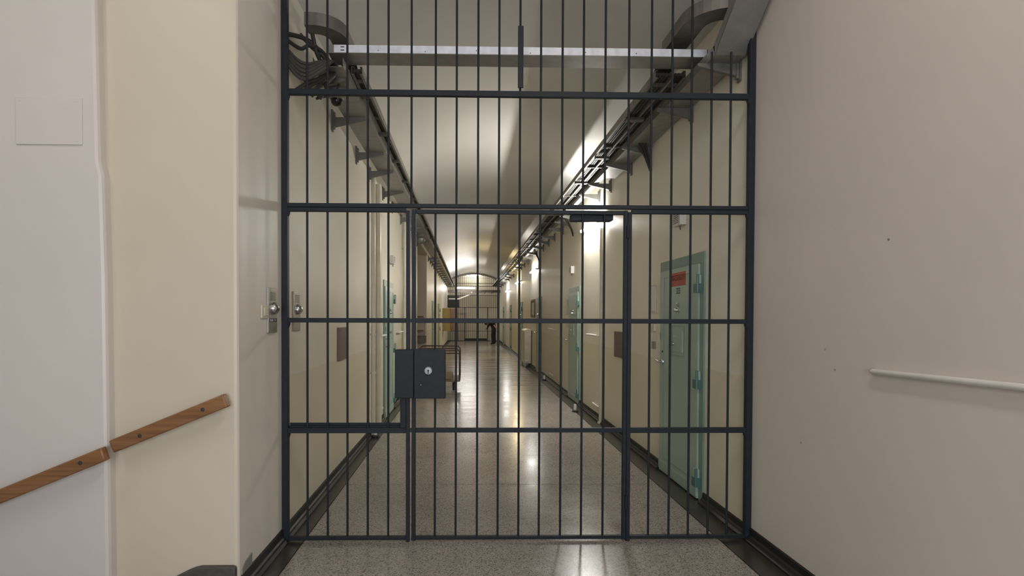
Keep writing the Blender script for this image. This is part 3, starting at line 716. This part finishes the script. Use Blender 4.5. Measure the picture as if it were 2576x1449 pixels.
def wall_box(name, wall, y0, y1, z0, z1, d, m, label, cat, group=None, bev=0.003):
    x0, x1 = (XR-d, XR) if wall > 0 else (XL, XL+d)
    return single(name, MB().box(x0, x1, y0, y1, z0, z1), m, label, cat, group, bev)
def metal_panel(wall, y0, y1, z0, z1, label):
    x = XR if wall > 0 else XL; s = -wall
    r = thing('wall_panel', (x, (y0+y1)/2, z0), label, 'wall panel', 'brown wall panels')
    part('panel_face', MB().box(min(x, x+0.022*s), max(x, x+0.022*s), y0, y1, z0, z1), m_brown, r, bev=0.004)
    for yy in (y0+0.03, y1-0.03):
        for zz in (z0+0.03, z1-0.03):
            part('screw', MB().lathe([(0, 0), (0.006, 0), (0.004, 0.003), (0, 0.003)], (x+0.022*s, yy, zz), (s, 0, 0), 8), m_brown, r)
metal_panel(-1, 4.842, 5.133, 1.020, 1.315, 'square brown plate on the wall behind the bars, near the intercoms')
metal_panel(1, 6.16, 6.605, 0.938, 1.245, 'square brown plate partly hidden by the gate hinge post')

def call_lamp(wall, y, z, label):
    x = XR if wall > 0 else XL
    r = thing('call_lamp', (x, y, z-0.06), label, 'signal box', 'signal boxes above the cell doors', -wall*math.pi/2)
    part('box', MB().box(-0.085, 0.085, -0.055, 0, 0, 0.125), m_whitep, r, bev=0.004)
    for k in range(6):
        part('louvre', MB().box(-0.06, 0.055, -0.058, -0.055, 0.022+0.015*k, 0.028+0.015*k), m_galv_d, r)
    part('pin', MB().tube([(0.02, -0.03, 0), (0.03, -0.03, -0.035)], 0.006, 6), m_galv_d, r)
call_lamp(1, 4.56, 2.245, 'louvred signal box above door 323')
call_lamp(1, 9.33, 2.22, 'louvred signal box above the second cell door')
call_lamp(-1, 8.17, 2.26, 'louvred signal box above the door by the pipes')
def tag_holder(wall, yc, z0, z1, label):
    x = XR if wall > 0 else XL
    r = thing('card_holder', (x, yc, z0), label, 'card holder', 'card holders beside the cell doors', -wall*math.pi/2)
    part('back_plate', MB().box(-0.085, 0.085, -0.006, 0, 0, z1-z0), m_cream, r)
    part('card', MB().box(-0.06, 0.05, -0.010, -0.006, 0.015, z1-z0-0.01), m_paper, r)
    for zz in (0.0, z1-z0-0.012):
        part('clip', MB().box(-0.085, 0.07, -0.014, -0.006, zz, zz+0.012), m_cream, r)
tag_holder(1, 5.23, 1.462, 1.728, 'tall white card holder beside door 323')
tag_holder(1, 9.86, 1.46, 1.73, 'white card holder beside the second cell door')
tag_holder(-1, 7.15, 1.49, 1.72, 'white card holder between the pipes and the green door')
wall_box('wall_socket', 1, 5.17, 5.28, 1.284, 1.352, 0.028, m_cream, 'small cream switch box under the card holder of door 323', 'switch')
wall_box('wall_socket', 1, 5.185, 5.277, 1.112, 1.184, 0.012, m_galv, 'small grey plate lower down beside the lever of door 323', 'plate')
wall_box('wall_socket', 1, 9.82, 9.91, 1.20, 1.30, 0.02, m_cream, 'small plate under the card holder of the second cell door', 'plate')
# pipes on the wall
def pipe(x, y, z0, z1, r_, label, collars):
    r = thing('wall_pipe', (x, y, z0), label, 'pipe', 'cream painted pipes')
    part('pipe_run', MB().tube([(x, y, z0), (x, y, (z0+z1)/2), (x, y, z1)], r_, 14), m_pipe, r)
    for z in collars:
        part('pipe_clip', MB().tube([(x, y, z-0.012), (x, y, z+0.012)], r_+0.006, 14).box(*((x, XR) if x > 0 else (XL, x)), y-0.01, y+0.01, z-0.01, z+0.01), m_pipe, r)
    part('floor_collar', MB().lathe([(r_+0.001, 0), (r_+0.02, 0), (r_+0.016, 0.02), (r_+0.001, 0.022)], (x, y, z0), (0, 0, 1), 14), m_pipe, r)
    return r
pipe(-1.115, 6.42, 0.0, 3.06, 0.026, 'thicker cream pipe rising on the wall, first before the green door', [0.75, 1.2, 2.7])
pipe(-1.10, 6.68, 0.0, 3.02, 0.036, 'stout shiny cream pipe, middle of the three before the green door', [0.75, 1.2, 2.7])
pipe(-1.12, 6.93, 0.0, 3.06, 0.022, 'slim cream pipe nearest the green door', [1.2, 2.7])
pipe(-1.115, 9.55, 0.0, 3.06, 0.030, 'cream pipe beyond the green door, next to the gate stile', [1.15, 2.6])
pipe(1.768, 7.22, 0.0, 2.60, 0.022, 'cream pipe on the wall below the nearest glowing tube', [0.6, 1.15, 2.3])
def wall_hook(wall, y0, y1, z, label):
    x = XR if wall > 0 else XL; s = -wall
    r = thing('grab_bar', (x, (y0+y1)/2, z), label, 'grab bar', 'small white grab bars')
    part('grip', MB().tube([(x+0.05*s, y0, z), (x+0.055*s, (y0+y1)/2, z+0.002), (x+0.05*s, y1, z)], [0.010, 0.016, 0.010], 8), m_whitep, r)
    for y in (y0+0.05, y1-0.05):
        part('stem', MB().tube([(x, y, z), (x+0.05*s, y, z)], 0.008, 6), m_whitep, r)
wall_hook(1, 7.36, 8.02, 1.165, 'white grip bar on the wall beside the second cell door')
wall_hook(-1, 6.98, 7.38, 1.165, 'small grip bar on the wall just before the door by the pipes')
wall_hook(-1, 8.75, 9.3, 1.16, 'small grip bar on the wall just past the door by the pipes')
wall_hook(1, 11.2, 11.9, 1.16, 'thin grip bar on the wall between the second cell door and the notice board')
wall_box('wall_strip', 1, 7.42, 7.81, 0.168, 0.190, 0.018, m_whitep, 'short white strip low on the wall beside the second cell door', 'strip')
wall_box('wall_strip', -1, 7.02, 7.38, 0.168, 0.190, 0.018, m_whitep, 'short white strip low on the wall before the door by the pipes', 'strip')
wall_box('wall_strip', 1, 11.5, 12.0, 0.168, 0.190, 0.018, m_whitep, 'short white strip low on the wall near the doorstop past the second door', 'strip')
def doorstop(x, y, label):
    r = thing('doorstop', (x, y, 0), label, 'doorstop', 'floor doorstops')
    part('foot', MB().lathe([(0, 0), (0.045, 0), (0.045, 0.02), (0.03, 0.03), (0, 0.03)], (x, y, 0), (0, 0, 1), 14), m_rubber, r)
    part('stop_post', MB().lathe([(0, 0.03), (0.022, 0.03), (0.022, 0.10), (0.018, 0.115), (0, 0.118)], (x, y, 0), (0, 0, 1), 12), m_whitep, r)
doorstop(1.60, 8.09, 'white tipped doorstop on the dark border near the second cell door')
doorstop(-1.085, 6.38, 'white tipped doorstop at the foot of the pipes')
doorstop(1.70, 12.11, 'white tipped doorstop near the third cell door')

# ================================================================== FURTHER DOWN THE CORRIDOR
tr = thing('platform_trolley', (-0.6, 10.85, 0), 'low platform trolley with two dark tubular end rails behind the lock case', 'trolley')
part('deck', MB().box(-1.02, -0.15, 10.38, 11.32, 0.175, 0.205), m_wood_d, tr, bev=0.004)
def hoop(y, z1):
    c = 0.07
    pts = [(-0.99, y, 0.20), (-0.99, y, z1-c)] + [(-0.99+c-c*math.cos(math.radians(t)), y, z1-c+c*math.sin(math.radians(t))) for t in (30, 60, 90)]
    pts += [(-0.165-c+c*math.sin(math.radians(t)), y, z1-c+c*math.cos(math.radians(t))) for t in (0, 30, 60, 90)] + [(-0.165, y, 0.20)]
    return MB().tube(pts, 0.014, 8)
m_trol = mat('trolley_paint', (0.075, 0.04, 0.032), 0.4)
for y in (10.4, 11.3):
    f_ = part('end_hoop', hoop(y, 0.81), m_trol, tr)
    part('cross_rail', MB().tube([(-0.99, y, 0.715), (-0.165, y, 0.715)], 0.011, 8), m_trol, f_)
for x in (-0.90, -0.28):
    for y in (10.5, 11.2):
        wh = part('castor_wheel', MB().lathe([(0, -0.018), (0.06, -0.018), (0.075, -0.008), (0.075, 0.008), (0.06, 0.018), (0, 0.018)], (x, y, 0.075), (1, 0, 0), 18), m_rubber, tr)
        part('castor_fork', MB().box(x-0.03, x-0.022, y-0.02, y+0.02, 0.06, 0.175).box(x+0.022, x+0.03, y-0.02, y+0.02, 0.06, 0.175).box(x-0.03, x+0.03, y-0.03, y+0.03, 0.155, 0.175), m_galv_d, wh)
bx = thing('carton', (-0.45, 10.7, 0.205), 'flat brown carton lying on the trolley deck', 'box')
part('carton_body', MB().box(-0.66, -0.30, 10.5, 10.95, 0.205, 0.315), mat('cardboard', (0.22, 0.17, 0.10), 0.7), bx, bev=0.004)
part('tape', MB().box(-0.50, -0.46, 10.498, 10.952, 0.3155, 0.3165), mat('tape', (0.6, 0.45, 0.12), 0.4), bx)

rd = thing('radiator', (1.70, 15.85, 0.09), 'tall cream radiator on the wall with a rounded top', 'radiator')
prof = [(1.59, 0.10), (1.785, 0.10), (1.785, 1.03), (1.76, 1.065), (1.70, 1.078), (1.63, 1.065), (1.59, 1.03)]
for k in range(9):
    part('radiator_fin', MB().prism(prof, 'y', 15.36+0.105*k, 15.36+0.105*k+0.098), m_cream, rd, bev=0.012)
part('valve', MB().tube([(1.66, 15.36, 0.17), (1.66, 15.30, 0.17), (1.66, 15.28, 0.17)], [0.02, 0.028, 0.02], 10), m_whitep, rd)
part('radiator_foot', MB().box(1.60, 1.64, 15.45, 15.48, 0.0, 0.10), m_cream, rd); part('radiator_foot', MB().box(1.60, 1.64, 16.2, 16.23, 0.0, 0.10), m_cream, rd)
nb = thing('notice_board', (XR, 15.0, 1.42), 'wood framed notice board with pale papers pinned on it', 'notice board')
part('board', MB().box(XR-0.012, XR, 14.62, 15.38, 1.44, 1.86), mat('cork', (0.36, 0.26, 0.17), 0.8, 0, 0.15, 60), nb)
for a_, b_, c_, d_ in ((14.58, 15.42, 1.40, 1.44), (14.58, 15.42, 1.86, 1.90), (14.58, 14.62, 1.44, 1.86), (15.38, 15.42, 1.44, 1.86)):
    part('frame_side', MB().box(XR-0.03, XR, a_, b_, c_, d_), m_wood_d, nb)
for k in range(3):
    part('sheet', MB().prism([(14.68+0.22*k, 1.48), (14.86+0.22*k, 1.47), (14.88+0.22*k, 1.80), (14.69+0.22*k, 1.81)], 'x', XR-0.016, XR-0.0125), m_paper, nb)
# in the side passage
for z, lb in ((1.42, 'upper red edged shelf in the side passage'), (1.03, 'lower red edged shelf in the side passage')):
    s_ = thing('shelf', (-1.5, 15.2, z), lb, 'shelf', 'shelves in the side passage')
    part('shelf_board', MB().box(-1.95, -1.235, 15.10, 15.28, z-0.012, z+0.012), m_cream, s_)
    part('shelf_edge', MB().box(-1.95, -1.235, 15.09, 15.10, z-0.014, z+0.014), m_redbr, s_)
gb = thing('grey_case', (-1.45, 15.2, 0.69), 'grey metal case on the far wall of the side passage', 'box')
part('case_body', MB().box(-1.85, -1.165, 15.06, 15.28, 0.70, 0.86), m_galv_d, gb, bev=0.006)
part('case_lid', MB().box(-1.86, -1.16, 15.05, 15.28, 0.862, 0.885), m_galv_d, gb)
pipe(-1.20, 15.24, 0.886, 1.40, 0.014, 'thin dark upright between shelf and grey case', [])
# mustard cabinet and its open door
cab = thing('wall_cabinet', (-0.98, 24.7, 0.77), 'mustard coloured wall cabinet with its brown door ajar', 'cabinet')
part('cabinet_body', MB().box(XL, -0.80, 24.45, 25.3, 0.77, 1.80), m_yellow, cab, bev=0.01)
part('cabinet_door', MB().prism([(-0.80, 24.46), (-0.79, 24.45), (-0.56, 25.10), (-0.58, 25.12)], 'z', 0.80, 1.78), m_wood_d, cab)
part('cabinet_knob', MB().lathe([(0, 0), (0.03, 0), (0.03, 0.03), (0, 0.035)], (-0.62, 24.92, 1.20), (0, -1, 0), 10), m_whitep, cab)
# far bars
fg = thing('barred_screen', (XC, 31.4, 0), 'distant barred screen closing the far end of the corridor', 'bars')
fbm = {}
x = XL+0.12
while x < XR-0.05:
    inst('bar', MB().tube([(0, 0, 0.02), (0, 0, vault_z(x)-0.04)], 0.009, 6).mesh('bar', m_gate), fg, (x, 31.4, 0)); x += 0.118
for z, t in ((3.64, 0.012), (3.34, 0.03), (3.17, 0.03), (2.93, 0.02), (2.64, 0.02), (1.95, 0.03), (0.59, 0.022), (0.03, 0.03)):
    part('rail', MB().box(XL if z < 3.5 else -0.6, XR if z < 3.5 else 1.24, 31.385, 31.415, z-t/2, z+t/2), m_gate, fg)
part('stile', MB().box(1.10, 1.14, 31.38, 31.42, 0.0, 1.95), m_gate, fg)
ap_ = [(x, vault_z(x)-0.002) for x in [XC-HALF+0.01+(2*HALF-0.02)*i/24 for i in range(25)]]
part('arch_frame', MB().prism(ap_ + [(x, z-0.10) for x, z in reversed(ap_)], 'y', 31.36, 31.44), m_galv_d, fg)
part('base_plate', MB().box(-0.2, 1.08, 31.38, 31.43, 0.05, 0.17), m_rubber, fg)
single('tall_locker', MB().box(-0.60, -0.24, 31.9, 32.5, 0.0, 1.92), mat('locker_beige', (0.52, 0.43, 0.34), 0.45), 'tall beige locker standing behind the far bars', 'locker', bev=0.01)
single('dark_post', MB().box(-0.23, -0.16, 31.9, 32.0, 0.0, 1.95), m_galv_d, 'dark upright post beside the beige locker', 'post', bev=0.004)
mon = thing('wall_monitor', (-0.8, 30.4, 1.9), 'dark boxy equipment rack fixed on the wall before the far bars', 'equipment')
part('case', MB().box(XL, -0.50, 30.2, 30.6, 1.93, 2.38), m_rubber, mon, bev=0.01)
part('top_tray', MB().prism([(XL, 2.46), (-0.60, 2.46), (-0.49, 2.53), (-0.60, 2.60), (XL, 2.60)], 'y', 30.2, 30.5), m_rubber, mon)
part('upright', MB().box(XL, XL+0.06, 30.3, 30.4, 2.3, 2.62), m_rubber, mon)
single('conduit', MB().tube(smooth_path([(-1.1, 30.9, 2.42), (-0.63, 30.9, 2.41), (-0.45, 30.9, 2.46), (0.0, 30.9, 2.64), (0.12, 30.9, 2.675), (0.4, 30.9, 2.68), (1.79, 30.9, 2.66)], 5), 0.035, 8), m_whitep, 'white conduit rising and running across in front of the far bars', 'conduit')
pk = thing('pipe_cluster', (0.9, 30.6, 2.8), 'row of dark pipes crossing under the vault before the far bars', 'pipes')
for z in (2.86, 2.80, 2.90):
    part('pipe_run', MB().tube([(XL, 30.6+z-2.8, z), (0.3, 30.6+z-2.8, z), (XR, 30.6+z-2.8, z)], 0.03, 8), m_galv_d, pk)
for x in (0.2, 0.9, 1.3):
    part('valve', MB().lathe([(0, 0), (0.06, 0), (0.07, 0.06), (0, 0.08)], (x, 30.55, 2.80), (0, 0, -1), 10), m_galv_d, pk)
# ------------------------------------------------------------------ person bending over at the far end
def person():
    J = {'pel': ((1.31, 27.7, 0.93), 0.16), 'bel': ((1.25, 27.7, 1.05), 0.165), 'chs': ((1.14, 27.7, 1.14), 0.17), 'nck': ((1.02, 27.7, 1.17), 0.06),
         'hipa': ((1.29, 27.61, 0.86), 0.105), 'knea': ((1.24, 27.59, 0.48), 0.080), 'anka': ((1.25, 27.60, 0.09), 0.062), 'toea': ((1.13, 27.57, 0.04), 0.040),
         'hipb': ((1.33, 27.80, 0.86), 0.105), 'kneb': ((1.33, 27.82, 0.48), 0.080), 'ankb': ((1.36, 27.80, 0.09), 0.062), 'toeb': ((1.24, 27.84, 0.04), 0.040),
         'sha': ((1.13, 27.53, 1.13), 0.075), 'ela': ((1.27, 27.46, 1.03), 0.058), 'shb': ((1.13, 27.88, 1.13), 0.07), 'elb': ((1.02, 27.92, 0.92), 0.048), 'wrb': ((0.93, 27.90, 0.76), 0.034)}
    E_ = [('pel','bel'),('bel','chs'),('chs','nck'),('pel','hipa'),('hipa','knea'),('knea','anka'),('anka','toea'),('pel','hipb'),('hipb','kneb'),('kneb','ankb'),('ankb','toeb'),('chs','sha'),('sha','ela'),('chs','shb'),('shb','elb'),('elb','wrb')]
    base = (1.3, 27.7, 0)
    def skin(name, J, E_, root, m, parent, sub=2):
        ks = list(J); me = bpy.data.meshes.new(name)
        me.from_pydata([tuple(J[k][0][i]-base[i] for i in range(3)) for k in ks], [(ks.index(a), ks.index(b)) for a, b in E_], [])
        o = bpy.data.objects.new(name, me); COL.objects.link(o); o.parent = parent
        md = o.modifiers.new('skin', 'SKIN'); md.use_smooth_shade = True
        for i, k in enumerate(ks):
            sv = me.skin_vertices[0].data[i]; sv.radius = (J[k][1], J[k][1]); sv.use_root = (k == root)
        s2 = o.modifiers.new('sub', 'SUBSURF'); s2.levels = sub; s2.render_levels = sub
        me.materials.append(m); OFF[o.name] = base
        return o
    r = thing('person', base, 'person in black clothes bending forward near the far end of the corridor', 'person')
    b = skin('body', J, E_, 'pel', m_cloth, r)
    # bare forearm reaching back, and hands with fingers
    A = {'e': ((1.28, 27.46, 1.02), 0.045), 'w': ((1.40, 27.46, 0.86), 0.032), 'p': ((1.425, 27.46, 0.82), 0.034)}
    skin('forearm', A, [('e','w'),('w','p')], 'e', m_skin, r)
    for hx, hy, hz, dx, dz in ((1.43, 27.46, 0.81, 0.5, -0.86), (0.925, 27.90, 0.745, -0.3, -0.95)):
        hm = MB()
        for k in range(4):
            o_ = (k-1.5)*0.019; ln = (0.070, 0.082, 0.078, 0.062)[k]
            hm.tube([(hx, hy+o_, hz), (hx+dx*ln*0.6, hy+o_, hz+dz*ln*0.6), (hx+dx*ln*0.6-0.012, hy+o_, hz+dz*ln)], [0.010, 0.009, 0.007], 6)
        hm.tube([(hx-dx*0.05, hy-0.03, hz-dz*0.05), (hx, hy-0.055, hz+dz*0.01), (hx+dx*0.03, hy-0.058, hz+dz*0.035)], [0.012, 0.010, 0.008], 6)
        hm.lathe([(0.02, -0.05), (0.042, -0.03), (0.044, 0.0), (0.03, 0.012)], (hx, hy, hz), (dx, 0, dz), 10)
        part('hand', hm, m_skin, r)
    # head turned down, hair over it
    c = Vector((0.945, 27.7, 1.10)); ax = Vector((-0.72, 0, -0.55)).normalized()
    hd = MB().lathe([(0.045, -0.12), (0.055, -0.09), (0.085, -0.06), (0.098, -0.01), (0.096, 0.04), (0.075, 0.085), (0.04, 0.108), (0.004, 0.115)], c, ax, 16)
    h = part('head', hd, m_skin, r)
    nd = Vector((-0.55, 0, -0.8)).normalized()*0
    fd = Vector((-0.60, 0, 0.78)) * -1          # face direction: down and back
    fd = Vector((0.35, 0, -0.93)).normalized()
    part('nose', MB().tube([c+fd*0.085, c+fd*0.115-ax*0.012], [0.010, 0.014], 6), m_skin, h)
    for sy in (-1, 1):
        part('eye', MB().lathe([(0, 0), (0.011, 0), (0.008, 0.006), (0, 0.008)], c+fd*0.086+ax*0.022+Vector((0, 0.034*sy, 0)), fd, 8), m_ink, h)
        part('ear', MB().lathe([(0, 0), (0.026, 0), (0.022, 0.01), (0, 0.014)], c+Vector((0, 0.094*sy, 0)), (0, sy, 0), 8), m_skin, h)
    part('mouth', MB().tube([c+fd*0.088-ax*0.04+Vector((0, -0.024, 0)), c+fd*0.091-ax*0.04, c+fd*0.088-ax*0.04+Vector((0, 0.024, 0))], 0.005, 5), m_redbr, h)
    hr = MB().lathe([(0.088, -0.055), (0.106, -0.01), (0.104, 0.045), (0.082, 0.092), (0.045, 0.117), (0.004, 0.125)], c-fd*0.012, ax, 16)
    part('hair', hr, m_hair, r)
person()
